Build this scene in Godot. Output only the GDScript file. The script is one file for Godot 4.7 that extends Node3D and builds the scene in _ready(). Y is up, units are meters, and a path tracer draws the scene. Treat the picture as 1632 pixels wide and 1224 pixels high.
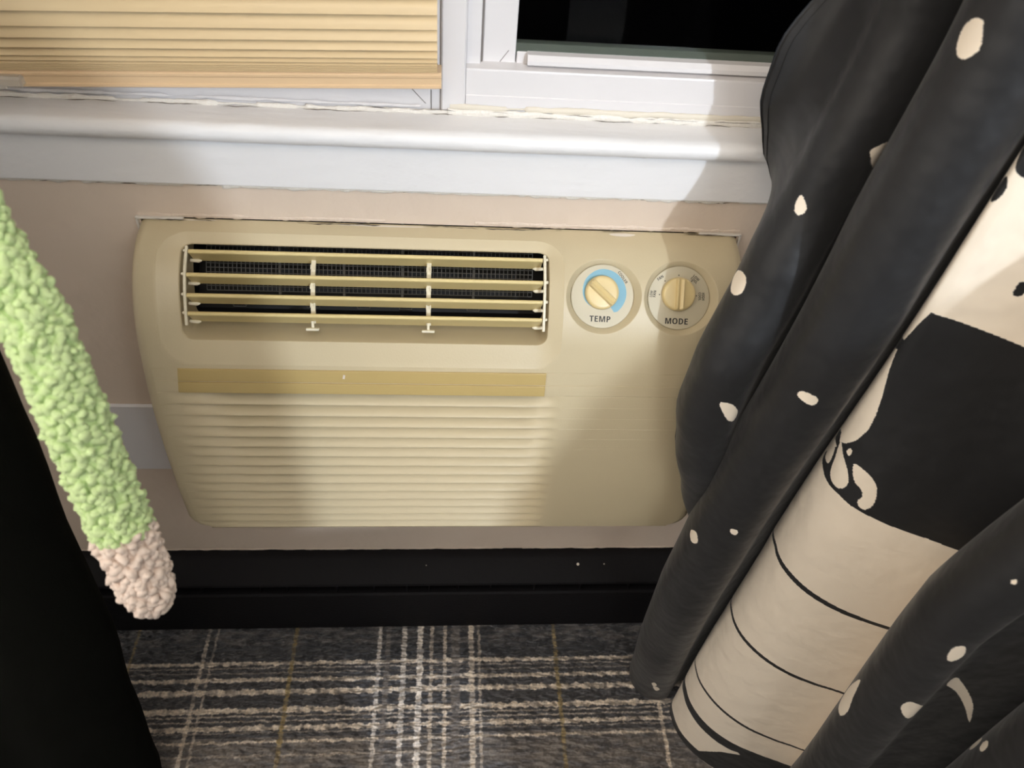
extends Node3D

const CAM := Vector3(0.0, 1.2985, 0.7398)
var M := {}
var rng := RandomNumberGenerator.new()
var fn := FastNoiseLite.new()
var fc := FastNoiseLite.new()

# ---------------------------------------------------------------- mesh building
class MB:
	var v := PackedVector3Array()
	var t := PackedVector2Array()
	var fixed := {}
	func fix(p: Vector3, n: Vector3) -> void:
		fixed[Vector3i((p * 50000.0).round())] = n
	func tri(a: Vector3, b: Vector3, c: Vector3, ua := Vector2.ZERO, ub := Vector2.ZERO, uc := Vector2.ZERO) -> void:
		v.append(a); v.append(b); v.append(c)
		t.append(ua); t.append(ub); t.append(uc)
	func quad(a: Vector3, b: Vector3, c: Vector3, d: Vector3) -> void:
		tri(a, b, c); tri(a, c, d)
	# triangle of a closed convex shape round the point o: the front is turned outward
	func otri(a: Vector3, b: Vector3, c: Vector3, o: Vector3) -> void:
		if (c - a).cross(b - a).dot((a + b + c) / 3.0 - o) < 0.0:
			tri(a, c, b)
		else:
			tri(a, b, c)
	func oquad(a: Vector3, b: Vector3, c: Vector3, d: Vector3, o: Vector3) -> void:
		otri(a, b, c, o); otri(a, c, d, o)
	func grid(rows: Array, closed := false, uvs := []) -> void:
		for i in rows.size() - 1:
			var p: PackedVector3Array = rows[i]
			var q: PackedVector3Array = rows[i + 1]
			var n := p.size()
			for j in (n if closed else n - 1):
				var k := (j + 1) % n
				if uvs.size():
					var up: PackedVector2Array = uvs[i]
					var uq: PackedVector2Array = uvs[i + 1]
					tri(p[j], p[k], q[k], up[j], up[k], uq[k])
					tri(p[j], q[k], q[j], up[j], uq[k], uq[j])
				else:
					tri(p[j], p[k], q[k])
					tri(p[j], q[k], q[j])
	func box(c: Vector3, s: Vector3, b := 0.001, x := Transform3D.IDENTITY) -> void:
		var h := s * 0.5
		b = minf(b, minf(h.x, minf(h.y, h.z)) * 0.9)
		var pt := func(sx: int, sy: int, sz: int, ax: int) -> Vector3:
			var p := Vector3(sx * h.x, sy * h.y, sz * h.z)
			for k in 3:
				if k != ax:
					p[k] -= b * signf(p[k])
			return x * (c + p)
		var o := x * c
		for ax in 3:
			for s0 in [-1, 1]:
				var g := []
				for e in [[-1, -1], [1, -1], [1, 1], [-1, 1]]:
					var w := [0, 0, 0]
					w[ax] = s0; w[(ax + 1) % 3] = e[0]; w[(ax + 2) % 3] = e[1]
					g.append(pt.call(w[0], w[1], w[2], ax))
				oquad(g[0], g[1], g[2], g[3], o)
		for ax in 3:
			var a1 := (ax + 1) % 3
			var a2 := (ax + 2) % 3
			for s1 in [-1, 1]:
				for s2 in [-1, 1]:
					var lo := [0, 0, 0]
					lo[ax] = -1; lo[a1] = s1; lo[a2] = s2
					var hi := lo.duplicate()
					hi[ax] = 1
					oquad(pt.call(lo[0], lo[1], lo[2], a1), pt.call(hi[0], hi[1], hi[2], a1), pt.call(hi[0], hi[1], hi[2], a2), pt.call(lo[0], lo[1], lo[2], a2), o)
		for sx in [-1, 1]:
			for sy in [-1, 1]:
				for sz in [-1, 1]:
					otri(pt.call(sx, sy, sz, 0), pt.call(sx, sy, sz, 1), pt.call(sx, sy, sz, 2), o)
	# outline of (z, y) points swept along x, with end caps
	func sweep_x(prof: PackedVector2Array, x0: float, x1: float, closed := true, tilt := 0.0, n := 1) -> void:
		var rows := []
		for i in n + 1:
			var x := lerpf(x0, x1, float(i) / n)
			var r := PackedVector3Array()
			for p in prof:
				r.append(Vector3(x, p.y + tilt * x, p.x))
			rows.append(r)
		grid(rows, closed)
		if closed:
			var ix := Geometry2D.triangulate_polygon(prof)
			for k in range(0, ix.size(), 3):
				for r in [rows[0], rows[n]]:
					tri(r[ix[k]], r[ix[k + 1]], r[ix[k + 2]])
	# outline in a plane given by a transform (xy plane, extruded along its z from z0 to z1)
	func prism(poly: PackedVector2Array, z0: float, z1: float, x: Transform3D) -> void:
		var a := PackedVector3Array()
		var b := PackedVector3Array()
		for p in poly:
			a.append(x * Vector3(p.x, p.y, z0)); b.append(x * Vector3(p.x, p.y, z1))
		grid([a, b], true)
		var ix := Geometry2D.triangulate_polygon(poly)
		for k in range(0, ix.size(), 3):
			tri(b[ix[k]], b[ix[k + 1]], b[ix[k + 2]])
			tri(a[ix[k]], a[ix[k + 2]], a[ix[k + 1]])
	func tube(pts: Array, rad: Array, n := 8) -> void:
		var rows := []
		for i in pts.size():
			var d: Vector3 = (pts[mini(i + 1, pts.size() - 1)] - pts[maxi(i - 1, 0)]).normalized()
			var u := d.cross(Vector3(0.31, 0.9, 0.3)).normalized()
			var w := d.cross(u)
			var r := PackedVector3Array()
			for k in n:
				var a := TAU * k / n
				r.append(pts[i] + (u * cos(a) + w * sin(a)) * rad[i])
			rows.append(r)
		grid(rows, true)
		for e in [0, pts.size() - 1]:
			for k in n:
				tri(pts[e], rows[e][k], rows[e][(k + 1) % n])
	# radius, height pairs turned about the y axis of x
	func lathe(prof: PackedVector2Array, x: Transform3D, n := 48) -> void:
		var rows := []
		for p in prof:
			var r := PackedVector3Array()
			for k in n:
				var a := TAU * k / n
				r.append(x * Vector3(cos(a) * p.x, p.y, sin(a) * p.x))
			rows.append(r)
		grid(rows, true)
	func mesh(off: Vector3, angle := 38.0, toward = null) -> ArrayMesh:
		var nt := v.size() / 3
		var fnorm := PackedVector3Array()
		fnorm.resize(nt)
		var facing := 0.0
		var at := {}
		for i in nt:
			var a := v[i * 3]
			var n := (v[i * 3 + 2] - a).cross(v[i * 3 + 1] - a)
			fnorm[i] = n
			if toward != null:
				facing += n.dot(toward - a)
		if facing < 0.0:
			for i in nt:
				var s := v[i * 3]; v[i * 3] = v[i * 3 + 1]; v[i * 3 + 1] = s
				var u := t[i * 3]; t[i * 3] = t[i * 3 + 1]; t[i * 3 + 1] = u
				fnorm[i] = -fnorm[i]
		var key := PackedInt32Array()
		key.resize(v.size())
		var lists := []
		for i in v.size():
			var k := Vector3i((v[i] * 50000.0).round())
			var id: int = at.get(k, -1)
			if id < 0:
				id = lists.size()
				at[k] = id
				lists.append(PackedInt32Array())
			key[i] = id
			lists[id].append(i / 3)
		var cosa := cos(deg_to_rad(angle))
		var un := PackedVector3Array()
		un.resize(nt)
		for i in nt:
			un[i] = fnorm[i].normalized()
		var nn := PackedVector3Array()
		nn.resize(v.size())
		var given := {}
		for k in fixed:
			if at.has(k):
				given[at[k]] = fixed[k]
		for i in v.size():
			if given.has(key[i]):
				nn[i] = given[key[i]]
				continue
			var f := i / 3
			var s := Vector3.ZERO
			for g in lists[key[i]]:
				if un[g].dot(un[f]) > cosa:
					s += fnorm[g]
			nn[i] = s.normalized() if s.length_squared() > 1e-24 else un[f]
		for i in v.size():
			v[i] -= off
		var arr := []
		arr.resize(Mesh.ARRAY_MAX)
		arr[Mesh.ARRAY_VERTEX] = v
		arr[Mesh.ARRAY_NORMAL] = nn
		arr[Mesh.ARRAY_TEX_UV] = t
		var m := ArrayMesh.new()
		m.add_surface_from_arrays(Mesh.PRIMITIVE_TRIANGLES, arr)
		return m

func put(called: String, mb: MB, mat: Material, parent: Node3D = null, angle := 38.0, toward = null) -> MeshInstance3D:
	var off := Vector3.ZERO
	if parent == null:
		parent = self
	var p: Node = parent
	while p != self:
		off += p.position
		p = p.get_parent()
	var mi := MeshInstance3D.new()
	mi.name = called
	mi.mesh = mb.mesh(off, angle, toward)
	mi.material_override = mat
	parent.add_child(mi, true)
	return mi

func thing(called: String, label: String, category: String, pos := Vector3.ZERO, group := "") -> Node3D:
	var o := Node3D.new()
	o.name = called
	o.position = pos
	o.set_meta("label", label)
	o.set_meta("category", category)
	if group:
		o.set_meta("group", group)
	add_child(o, true)
	return o

func structure(o: Node3D) -> Node3D:
	o.set_meta("kind", "structure")
	return o

func struct_node(called: String, pos := Vector3.ZERO) -> Node3D:
	var o := Node3D.new()
	o.name = called
	o.position = pos
	o.set_meta("kind", "structure")
	add_child(o, true)
	return o

func cat2(k: PackedVector2Array, n: int) -> PackedVector2Array:
	var o := PackedVector2Array()
	for i in k.size() - 1:
		var a := k[i - 1] if i > 0 else 2.0 * k[0] - k[1]
		var b := k[i]
		var c := k[i + 1]
		var d := k[i + 2] if i + 2 < k.size() else 2.0 * k[-1] - k[-2]
		for j in n:
			var t := float(j) / n
			o.append(0.5 * (2.0 * b + (c - a) * t + (2.0 * a - 5.0 * b + 4.0 * c - d) * t * t + (3.0 * b - a - 3.0 * c + d) * t * t * t))
	o.append(k[-1])
	return o

func ring2(k: Array, n := 5) -> PackedVector2Array:
	var o := PackedVector2Array()
	var m := k.size()
	for i in m:
		var a: Vector2 = k[(i + m - 1) % m]
		var b: Vector2 = k[i]
		var c: Vector2 = k[(i + 1) % m]
		var d: Vector2 = k[(i + 2) % m]
		for j in n:
			var t := float(j) / n
			o.append(0.5 * (2.0 * b + (c - a) * t + (2.0 * a - 5.0 * b + 4.0 * c - d) * t * t + (3.0 * b - a - 3.0 * c + d) * t * t * t))
	return o

func poly(a: Array) -> Array:
	var o := []
	for i in range(0, a.size(), 2):
		o.append(Vector2(a[i], a[i + 1]))
	return o

func ks(keys: Array, y: float) -> Vector2:
	if y <= keys[0].x:
		return Vector2(keys[0].y, keys[0].z)
	for i in keys.size() - 1:
		if y <= keys[i + 1].x:
			var t: float = (y - keys[i].x) / (keys[i + 1].x - keys[i].x)
			t = lerpf(t, t * t * (3.0 - 2.0 * t), 0.5)
			return Vector2(lerpf(keys[i].y, keys[i + 1].y, t), lerpf(keys[i].z, keys[i + 1].z, t))
	return Vector2(keys[-1].y, keys[-1].z)

# ---------------------------------------------------------------- materials
func noise_tex(seed_: int, freq: float, size := 512, normal := true, strength := 4.0, octaves := 4, stretch := false) -> NoiseTexture2D:
	var n := FastNoiseLite.new()
	n.seed = seed_
	n.noise_type = FastNoiseLite.TYPE_SIMPLEX_SMOOTH
	n.frequency = freq
	n.fractal_octaves = octaves
	var t := NoiseTexture2D.new()
	t.width = size
	t.height = size
	t.seamless = true
	t.noise = n
	t.as_normal_map = normal
	t.bump_strength = strength
	return t

func mat(c: Color, rough := 0.6, nt: Texture2D = null, nscale := Vector3.ONE, nstr := 0.5) -> StandardMaterial3D:
	var m := StandardMaterial3D.new()
	m.albedo_color = c
	m.roughness = rough
	m.metallic_specular = 0.5
	m.cull_mode = BaseMaterial3D.CULL_DISABLED
	if nt:
		m.normal_enabled = true
		m.normal_texture = nt
		m.normal_scale = nstr
		m.uv1_triplanar = true
		m.uv1_world_triplanar = true
		m.uv1_scale = nscale
	return m

func c8(r: int, g: int, b: int) -> Color:
	return Color(r / 255.0, g / 255.0, b / 255.0)

func make_materials() -> void:
	var plaster := noise_tex(3, 0.012, 512, true, 6.0, 5)
	var fine := noise_tex(9, 0.05, 512, true, 5.0, 3)
	M.wall = mat(c8(217, 199, 181), 0.5, plaster, Vector3(3, 3, 3), 0.35)
	M.white = mat(c8(234, 232, 231), 0.45, plaster, Vector3(1.6, 9, 9), 0.3)
	M.bead = mat(c8(226, 220, 210), 0.45, fine, Vector3(8, 8, 8), 0.6)
	M.crack = mat(c8(84, 74, 64), 0.9)
	M.caulk = mat(c8(216, 207, 190), 0.5)
	M.wallbead = mat(c8(214, 196, 178), 0.5, fine, Vector3(8, 8, 8), 0.6)
	M.vinyl = mat(c8(222, 218, 217), 0.32)
	M.joint = mat(c8(120, 112, 106), 0.8)
	M.ac = mat(c8(199, 184, 151), 0.42, fine, Vector3(14, 14, 14), 0.1)
	M.ac_side = mat(c8(186, 172, 150), 0.5)
	M.plate = mat(c8(194, 184, 158), 0.45)
	M.amber = mat(c8(188, 164, 108), 0.36, noise_tex(21, 0.02, 256, true, 3.0, 3), Vector3(2, 60, 60), 0.12)
	M.blade = mat(c8(219, 199, 142), 0.35)
	M.clip = mat(c8(228, 220, 196), 0.4)
	M.knob = mat(c8(219, 197, 144), 0.3)
	M.black = mat(c8(10, 10, 11), 0.7)
	M.grille = mat(c8(92, 92, 92), 0.5)
	M.ink = mat(c8(62, 60, 58), 0.7)
	M.ink_dark = mat(c8(42, 40, 40), 0.7)
	M.blue = mat(c8(122, 170, 188), 0.5)
	M.heater = mat(c8(23, 22, 24), 0.6, fine, Vector3(5, 5, 5), 0.12)
	M.slat = mat(c8(219, 193, 150), 0.4)
	M.rail = mat(c8(222, 190, 150), 0.38)
	M.gasket = mat(c8(84, 92, 84), 0.3)
	M.speck = mat(c8(222, 212, 198), 0.6)
	M.sleeve = mat(c8(214, 208, 198), 0.5)
	M.room = mat(c8(205, 200, 194), 0.8)
	M.blocker = mat(c8(84, 76, 70), 0.9)
	M.ceil = mat(c8(235, 228, 216), 0.9)
	var g := mat(Color(0.02, 0.02, 0.02, 0.05), 0.02)
	g.transparency = BaseMaterial3D.TRANSPARENCY_ALPHA
	g.metallic_specular = 0.2
	M.glass = g
	var cl := mat(Color(0.9, 0.88, 0.84, 0.35), 0.1)
	cl.transparency = BaseMaterial3D.TRANSPARENCY_ALPHA
	M.clear = cl
	M.plush = mat(c8(206, 230, 170), 0.95, fine, Vector3(30, 30, 30), 0.8)
	M.plush.rim_enabled = true
	M.plush.rim = 0.3
	M.plush_tip = mat(c8(231, 214, 202), 0.95, fine, Vector3(30, 30, 30), 0.8)
	M.dark_cloth = mat(c8(14, 15, 12), 0.9, fine, Vector3(16, 16, 16), 0.3)
	M.dark_cloth.metallic_specular = 0.15
	M.hem = mat(c8(33, 33, 34), 0.6)
	var lamp := mat(c8(255, 244, 230), 0.5)
	lamp.emission_enabled = true
	lamp.emission = c8(255, 240, 220)
	lamp.emission_energy_multiplier = 2.0
	M.lamp = lamp
	var pan := mat(c8(250, 244, 234), 0.6)
	pan.emission_enabled = true
	pan.emission = c8(255, 244, 228)
	pan.emission_energy_multiplier = 0.12
	M.panel = pan

# ---------------------------------------------------------------- air conditioner surface
var PQ := PackedVector2Array()
var PU := PackedFloat32Array()
const AW := 0.322
var UT := 0.0

func init_profile() -> void:
	var k := PackedVector2Array([Vector2(.815, 0), Vector2(.808, .03), Vector2(.792, .058), Vector2(.77, .078), Vector2(.742, .094), Vector2(.714, .104), Vector2(.665, .1165), Vector2(.6, .126), Vector2(.516, .131), Vector2(.45, .131), Vector2(.42, .129)])
	PQ = cat2(k, 24)
	PU.append(0.0)
	for i in range(1, PQ.size()):
		PU.append(PU[i - 1] + PQ[i].distance_to(PQ[i - 1]))
	UT = PU[-1]

func pf(u: float) -> Array:
	var i := clampi(PU.bsearch(u) - 1, 0, PQ.size() - 2)
	var t: float = (u - PU[i]) / (PU[i + 1] - PU[i])
	var p := PQ[i].lerp(PQ[i + 1], t)
	var a := PQ[maxi(i - 1, 0)]
	var b := PQ[mini(i + 2, PQ.size() - 1)]
	var tg := (b - a).normalized()
	return [p, Vector2(tg.y, -tg.x), tg]

func F(x: float, u: float, d := 0.0) -> Vector3:
	var r := pf(u)
	var p: Vector2 = r[0]
	var n: Vector2 = r[1]
	return Vector3(x, p.x - n.x * d, p.y - n.y * d)

# axes at a point of the cover: x along the width, y up the surface, z outward
func FX(x: float, u: float, d := 0.0) -> Transform3D:
	var r := pf(u)
	var n: Vector2 = r[1]
	var t: Vector2 = r[2]
	return Transform3D(Basis(Vector3.RIGHT, Vector3(0, -t.x, -t.y), Vector3(0, n.x, n.y)), F(x, u, d))

func half_width(u: float) -> float:
	var r := 0.024
	var e := u - (UT - r)
	if e <= 0.0:
		return AW
	return AW - (r - sqrt(maxf(r * r - e * e, 0.0)))

func rrect(x0: float, x1: float, u0: float, u1: float, r: float, nx: int, nu: int, nc: int) -> PackedVector2Array:
	var o := PackedVector2Array()
	var cs := [[x1 - r, u0 + r, -PI / 2], [x1 - r, u1 - r, 0.0], [x0 + r, u1 - r, PI / 2], [x0 + r, u0 + r, PI]]
	for q in 4:
		var c = cs[q]
		for k in nc:
			var a: float = c[2] + PI / 2 * k / (nc - 1.0)
			o.append(Vector2(c[0] + cos(a) * r, c[1] + sin(a) * r))
		var e: float = c[2] + PI / 2
		var p0 := Vector2(c[0] + cos(e) * r, c[1] + sin(e) * r)
		var d = cs[(q + 1) % 4]
		var p1 := Vector2(d[0] + cos(d[2]) * r, d[1] + sin(d[2]) * r)
		var n := nu if q % 2 == 0 else nx
		for k in range(1, n):
			o.append(p0.lerp(p1, float(k) / n))
	return o

func on_face(l: PackedVector2Array, d: float) -> PackedVector3Array:
	var r := PackedVector3Array()
	for p in l:
		r.append(F(p.x, p.y, d))
	return r

func loft(mb: MB, loops: Array, depths: Array, subs: Array) -> Array:
	var rows := [on_face(loops[0], depths[0])]
	var flat := [loops[0]]
	for i in range(1, loops.size()):
		for s in range(1, subs[i] + 1):
			var t = float(s) / subs[i]
			var l := PackedVector2Array()
			for k in loops[i].size():
				l.append(loops[i - 1][k].lerp(loops[i][k], t))
			rows.append(on_face(l, lerpf(depths[i - 1], depths[i], t)))
			if i == 1 and s < subs[i]:
				flat.append(l)
	for l in flat:
		for p in l:
			var n: Vector2 = pf(p.y)[1]
			mb.fix(F(p.x, p.y), Vector3(0, n.x, n.y))
	mb.grid(rows, true)
	return rows

# a point of the outlet's inside: straight back from the surface of the cover
const BACK := Vector3(0, -.010, -.052)
func inside(x: float, u: float, k: float) -> Vector3:
	return F(x, u, .0074) + BACK * k

func lettering(called: String, text: String, fx: Transform3D, x: float, y: float, h: float, w: float, rot: float, m: Material, parent: Node3D) -> void:
	var tm := TextMesh.new()
	var f := SystemFont.new()
	f.font_names = PackedStringArray(["Droid Sans"])
	f.font_weight = 700
	tm.font = f
	tm.font_size = 64
	tm.pixel_size = 0.01
	tm.depth = 0.02
	tm.text = text
	tm.curve_step = 1.0
	var bb := tm.get_aabb()
	var mi := MeshInstance3D.new()
	mi.name = called
	mi.mesh = tm
	mi.material_override = m
	var sx := w / bb.size.x
	var sy := h / bb.size.y
	var c := bb.get_center()
	var loc := Transform3D(Basis(Vector3(0, 0, 1), rot), Vector3(x, y, .0005)) * Transform3D(Basis.from_scale(Vector3(sx, sy, 0.008)), Vector3(-c.x * sx, -c.y * sy, 0.0))
	var tr := fx * loc
	var p: Node = parent
	while p != self:
		tr.origin -= p.position
		p = p.get_parent()
	mi.transform = tr
	parent.add_child(mi, true)

func slat_depth(x: float) -> float:
	return 0.0140 * smoothstep(-0.318, -0.235, x) * (1.0 - smoothstep(0.092, 0.138, x))

func build_ac() -> void:
	init_profile()
	var ac := thing("air_conditioner", "beige through-wall air conditioner with louvered front and two round dials under the sill", "air conditioner", Vector3(0, 0.415, 0))
	# ---- cover
	var mb := MB.new()
	var nx := 26
	var nu := 20
	var nc := 9
	var rim := loft(mb, [rrect(-AW, .1292, 0, .1757, 0, nx, nu, nc), rrect(-.3075, .1283, .0195, .1703, .030, nx, nu, nc), rrect(-.3062, .1271, .0206, .1690, .029, nx, nu, nc), rrect(-.2860, .1128, .0305, .1440, .012, nx, nu, nc), rrect(-.2850, .1120, .0311, .1432, .0115, nx, nu, nc)],
		[0.0, 0.0, 0.0007, 0.0060, 0.0074], [0, 5, 1, 4, 1])
	var well := [rim[-1]]
	for i in 4:
		var r := PackedVector3Array()
		for p in rim[-1]:
			r.append(p + BACK * (i + 1) / 4.0)
		well.append(r)
	mb.grid(well, true)
	for cx in [[.1731, .1292, .2169], [.2607, .2169, AW]]:
		var cu := 0.0838
		var circ := func(r: float) -> PackedVector2Array:
			return rrect(cx[0] - r, cx[0] + r, cu - r, cu + r, r, 12, 20, 19)
		loft(mb, [rrect(cx[1], cx[2], 0, .1757, 0, 12, 20, 19), circ.call(.0428), circ.call(.0421), circ.call(.0368), circ.call(.0362), circ.call(.0356)], [0.0, 0.0, 0.0004, 0.0088, 0.0098, 0.0125], [0, 8, 1, 3, 1, 1])
	# band under the trim strip, with two fine grooves
	var us := []
	for g in [.1757, .1925, .2075]:
		us.append_array([[g - .0005, 0.0], [g, .0007], [g + .0005, 0.0]])
	us[0] = [.1757, 0.0005]
	us.resize(8)
	var rows := []
	for q in us:
		var r := PackedVector3Array()
		for i in 33:
			r.append(F(lerpf(-AW, AW, i / 32.0), q[0], q[1]))
		rows.append(r)
	mb.grid(rows)
	# rounded sides running back to the wall
	for s in [-1, 1]:
		rows = []
		for i in 61:
			var u := .1757 * i / 20.0 if i <= 20 else lerpf(.1757, UT, (i - 20) / 40.0)
			var w := half_width(u)
			var r := PackedVector3Array()
			for e in [[0.0, 0.0], [0.004, 0.0005], [0.008, 0.0022], [0.011, 0.005], [0.0125, 0.009]]:
				r.append(F(s * (w + e[0]), u, e[1]))
			var b: Vector3 = r[-1]
			r.append(Vector3(s * (w + 0.0135), b.y, minf(b.z, 0.0) - 0.01))
			rows.append(r)
		if s < 0:
			rows.reverse()
		mb.grid(rows)
	# underside
	rows = []
	for e in [[0.0, 0.0], [-0.0015, -0.002], [-0.003, -0.008], [-0.003, -0.14]]:
		var r := PackedVector3Array()
		for i in 33:
			var w := half_width(UT) + 0.010
			var p := F(lerpf(-w, w, i / 32.0), UT)
			r.append(p + Vector3(0, e[0], e[1]))
		rows.append(r)
	mb.grid(rows)
	put("cover", mb, M.ac, ac, 30.0, Vector3(0, 1.0, 2.0))
	# ---- fifteen louver slats
	for k in 15:
		mb = MB.new()
		var u0 := .2075 + .01628 * k
		var u1 := minf(u0 + .01628, UT - 0.0002)
		rows = []
		var ts := [0.0, 0.03, 0.25, 0.42, 0.52, 0.62, 0.72, 0.82, 0.90, 0.96, 1.0]
		for t in ts:
			var r := PackedVector3Array()
			for i in 121:
				var f := i / 120.0 * 2.0 - 1.0
				var u := lerpf(u0, u1, t)
				var x := f * half_width(u)
				var dp := slat_depth(x)
				var fade := 1.0 if x < 0.0 else clampf(1.0 - k / 10.0, 0.0, 1.0)
				var d := dp * (1.0 - smoothstep(0.12, 1.0, t)) + (0.0005 * fade if t == 0.0 else 0.0) + (0.0004 if t == 1.0 and dp > 0.001 else 0.0)
				r.append(F(x, u, d))
			rows.append(r)
		var under := PackedVector3Array()
		for i in 121:
			var x := (i / 120.0 * 2.0 - 1.0) * half_width(u1)
			under.append(F(x, u1, slat_depth(x) + 0.0006))
		if k < 14:
			rows.append(under)
		mb.grid(rows)
		put("louver_slat", mb, M.ac, ac, 30.0, Vector3(0, 1.0, 2.0))
	# ---- amber trim strip of two bands
	for e in [[.1762, .1919], [.1931, .2072]]:
		mb = MB.new()
		rows = []
		for q in [[e[0], 0.0], [e[0] + .0004, -.0012], [e[0] + .001, -.0015], [e[1] - .001, -.0015], [e[1] - .0004, -.0012], [e[1], 0.0]]:
			var r := PackedVector3Array()
			var l: float = -.2945 - (q[0] - .1757) * 0.12
			for x in [[l, 0.0], [l + .0004, 1.0], [.1136, 1.0], [.114, 0.0]]:
				r.append(F(x[0], q[0], q[1] * x[1]))
			rows.append(r)
		mb.grid(rows)
		var band := put("trim_band", mb, M.amber, ac, 30.0, Vector3(0, 1.0, 2.0))
		band.set_meta("label", "amber plastic trim band above the louvers")
	mb = MB.new()
	mb.box(Vector3.ZERO, Vector3(.0024, .0052, .0006), .0002, FX(-.1145, .1835, -.0018) * Transform3D(Basis(Vector3(0, 0, 1), -0.2), Vector3.ZERO))
	put("paint_fleck", mb, M.speck, ac)
	# ---- blades of the air outlet
	for u in [.0427, .0700, .0924, .1126]:
		mb = MB.new()
		var p0 := F(0, u, .004)
		var dir := Vector2(-sin(deg_to_rad(60)), -cos(deg_to_rad(60)))   # y, z
		var nr := Vector2(dir.y, -dir.x)
		var prof := PackedVector2Array()
		var outline := [[0.0, 0.0024], [-0.0015, 0.0017], [-0.0021, 0.0], [-0.0015, -0.0017], [0.0, -0.0024], [0.004, -0.0016], [0.022, -0.0008], [0.0226, 0.0], [0.022, 0.0008], [0.004, 0.0016]]
		for q in outline:
			var w: Vector2 = Vector2(p0.y, p0.z) + dir * q[0] + nr * q[1]
			prof.append(Vector2(w.y, w.x))
		mb.sweep_x(prof, -.2765, .1050)
		var bl := put("air_blade", mb, M.blade, ac, 50.0)
		var back := Vector2(p0.y, p0.z) + dir * 0.019
		for s in [[-.2765, -1.0], [.1050, 1.0]]:
			mb = MB.new()
			var o := Vector3(s[0], p0.y, p0.z)
			mb.tube([o + Vector3(s[1] * .001, 0, -.001), o + Vector3(s[1] * .0055, 0, -.001), o + Vector3(s[1] * .0062, 0, -.001)], [.0016, .0018, .0008], 10)
			var o2 := Vector3(s[0], back.x, back.y + .003)
			mb.tube([o2 + Vector3(-s[1] * .009, 0, 0), o2 + Vector3(-s[1] * .006, 0, .0005), o2 + Vector3(s[1] * .003, 0, 0)], [.0008, .0022, .0018], 10)
			put("pivot_pin", mb, M.clip, bl, 50.0)
	for s in [-.2788, .1073]:
		mb = MB.new()
		rows = []
		var link := []
		for i in 13:
			link.append(F(s, lerpf(.037, .1255, i / 12.0), .0035 + 0.0012 * sin(PI * i / 12.0)))
		for i in 12:
			var a: Vector3 = link[i]
			var b: Vector3 = link[i + 1]
			var d := (b - a)
			var bs := Basis(Vector3.RIGHT, d.normalized(), Vector3.RIGHT.cross(d.normalized()))
			mb.box(Vector3.ZERO, Vector3(.0030, d.length() + .0004, .0035), .0005, Transform3D(bs, (a + b) * 0.5))
		put("link_bar", mb, M.clip, ac)
	# ---- two centre supports, each with a foot on the lower lip
	for x in [-.1470, -.0208]:
		mb = MB.new()
		for i in 14:
			var a := F(x, lerpf(.034, .1235, i / 14.0), .018)
			var b := F(x, lerpf(.034, .1235, (i + 1) / 14.0), .018)
			var d := b - a
			var bs := Basis(Vector3.RIGHT, d.normalized(), Vector3.RIGHT.cross(d.normalized()))
			mb.box(Vector3.ZERO, Vector3(.0050, d.length() + .0003, .003), .0004, Transform3D(bs, (a + b) * 0.5))
		for u in [.0535, .0800, .1020, .1215]:
			for s in [-1, 1]:
				mb.box(Vector3(s * .0020, 0, 0), Vector3(.0015, .0050, .005), .0003, FX(x, u, .0165))
		mb.box(Vector3.ZERO, Vector3(.0028, .008, .003), .0003, FX(x, .1245, .012))
		mb.box(Vector3.ZERO, Vector3(.0140, .0026, .004), .0004, FX(x, .1295, .009))
		put("blade_support", mb, M.clip, ac)
	# ---- inside of the outlet
	mb = MB.new()
	for i in 78:
		var x := lerpf(-.270, .098, i / 77.0)
		for j in 8:
			var a := inside(x, lerpf(.030, .110, j / 8.0), .93)
			var b := inside(x, lerpf(.030, .110, (j + 1) / 8.0), .93)
			mb.box(Vector3.ZERO, Vector3(.0008, a.distance_to(b), .0008), .0001, Transform3D(Basis(Vector3.RIGHT, (b - a).normalized(), Vector3.RIGHT.cross((b - a).normalized())), (a + b) * 0.5))
	for j in 16:
		mb.box(Vector3.ZERO, Vector3(.368, .0008, .0008), .0001, Transform3D(Basis.IDENTITY, inside(-.086, lerpf(.030, .110, j / 15.0), .93)))
	for x in [-.19, -.118, -.052, .03]:
		mb.box(Vector3.ZERO, Vector3(.003, .085, .003), .0004, Transform3D(Basis(Vector3.RIGHT, -0.62), inside(x, .07, .98)))
	var gr := put("wire_screen", mb, M.grille, ac, 20.0)
	gr.set_meta("kind", "stuff")
	gr.set_meta("label", "dark square-mesh screen inside the outlet")
	mb = MB.new()
	rows = []
	for q in [[.026, .95], [.026, 1.6], [.150, 1.6], [.150, .95]]:
		rows.append(PackedVector3Array([inside(-.292, q[0], q[1]), inside(.119, q[0], q[1])]))
	mb.grid(rows)
	for x in [-.292, .119]:
		mb.quad(inside(x, .026, .95), inside(x, .026, 1.6), inside(x, .150, 1.6), inside(x, .150, .95))
	put("outlet_back", mb, M.black, ac, 20.0, CAM)
	for x in [-.235, -.153, -.096, -.048, .03]:
		mb = MB.new()
		for e in [[0.0, .0045, .014, .0008], [0.0, -.0045, .014, .0008], [-.007, 0.0, .0008, .009], [.007, 0.0, .0008, .009]]:
			mb.box(Vector3(e[0], e[1], 0), Vector3(e[2], e[3], .001), .0001, Transform3D(Basis(Vector3.RIGHT, -0.3), inside(x, .1235, .90)))
		mb.box(Vector3(.011, .002, 0), Vector3(.003, .007, .003), .0005, Transform3D(Basis(Vector3.RIGHT, -0.3), inside(x, .1235, .90)))
		put("screen_bracket", mb, M.grille, ac)
	# ---- dials
	var nmd := 0
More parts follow.
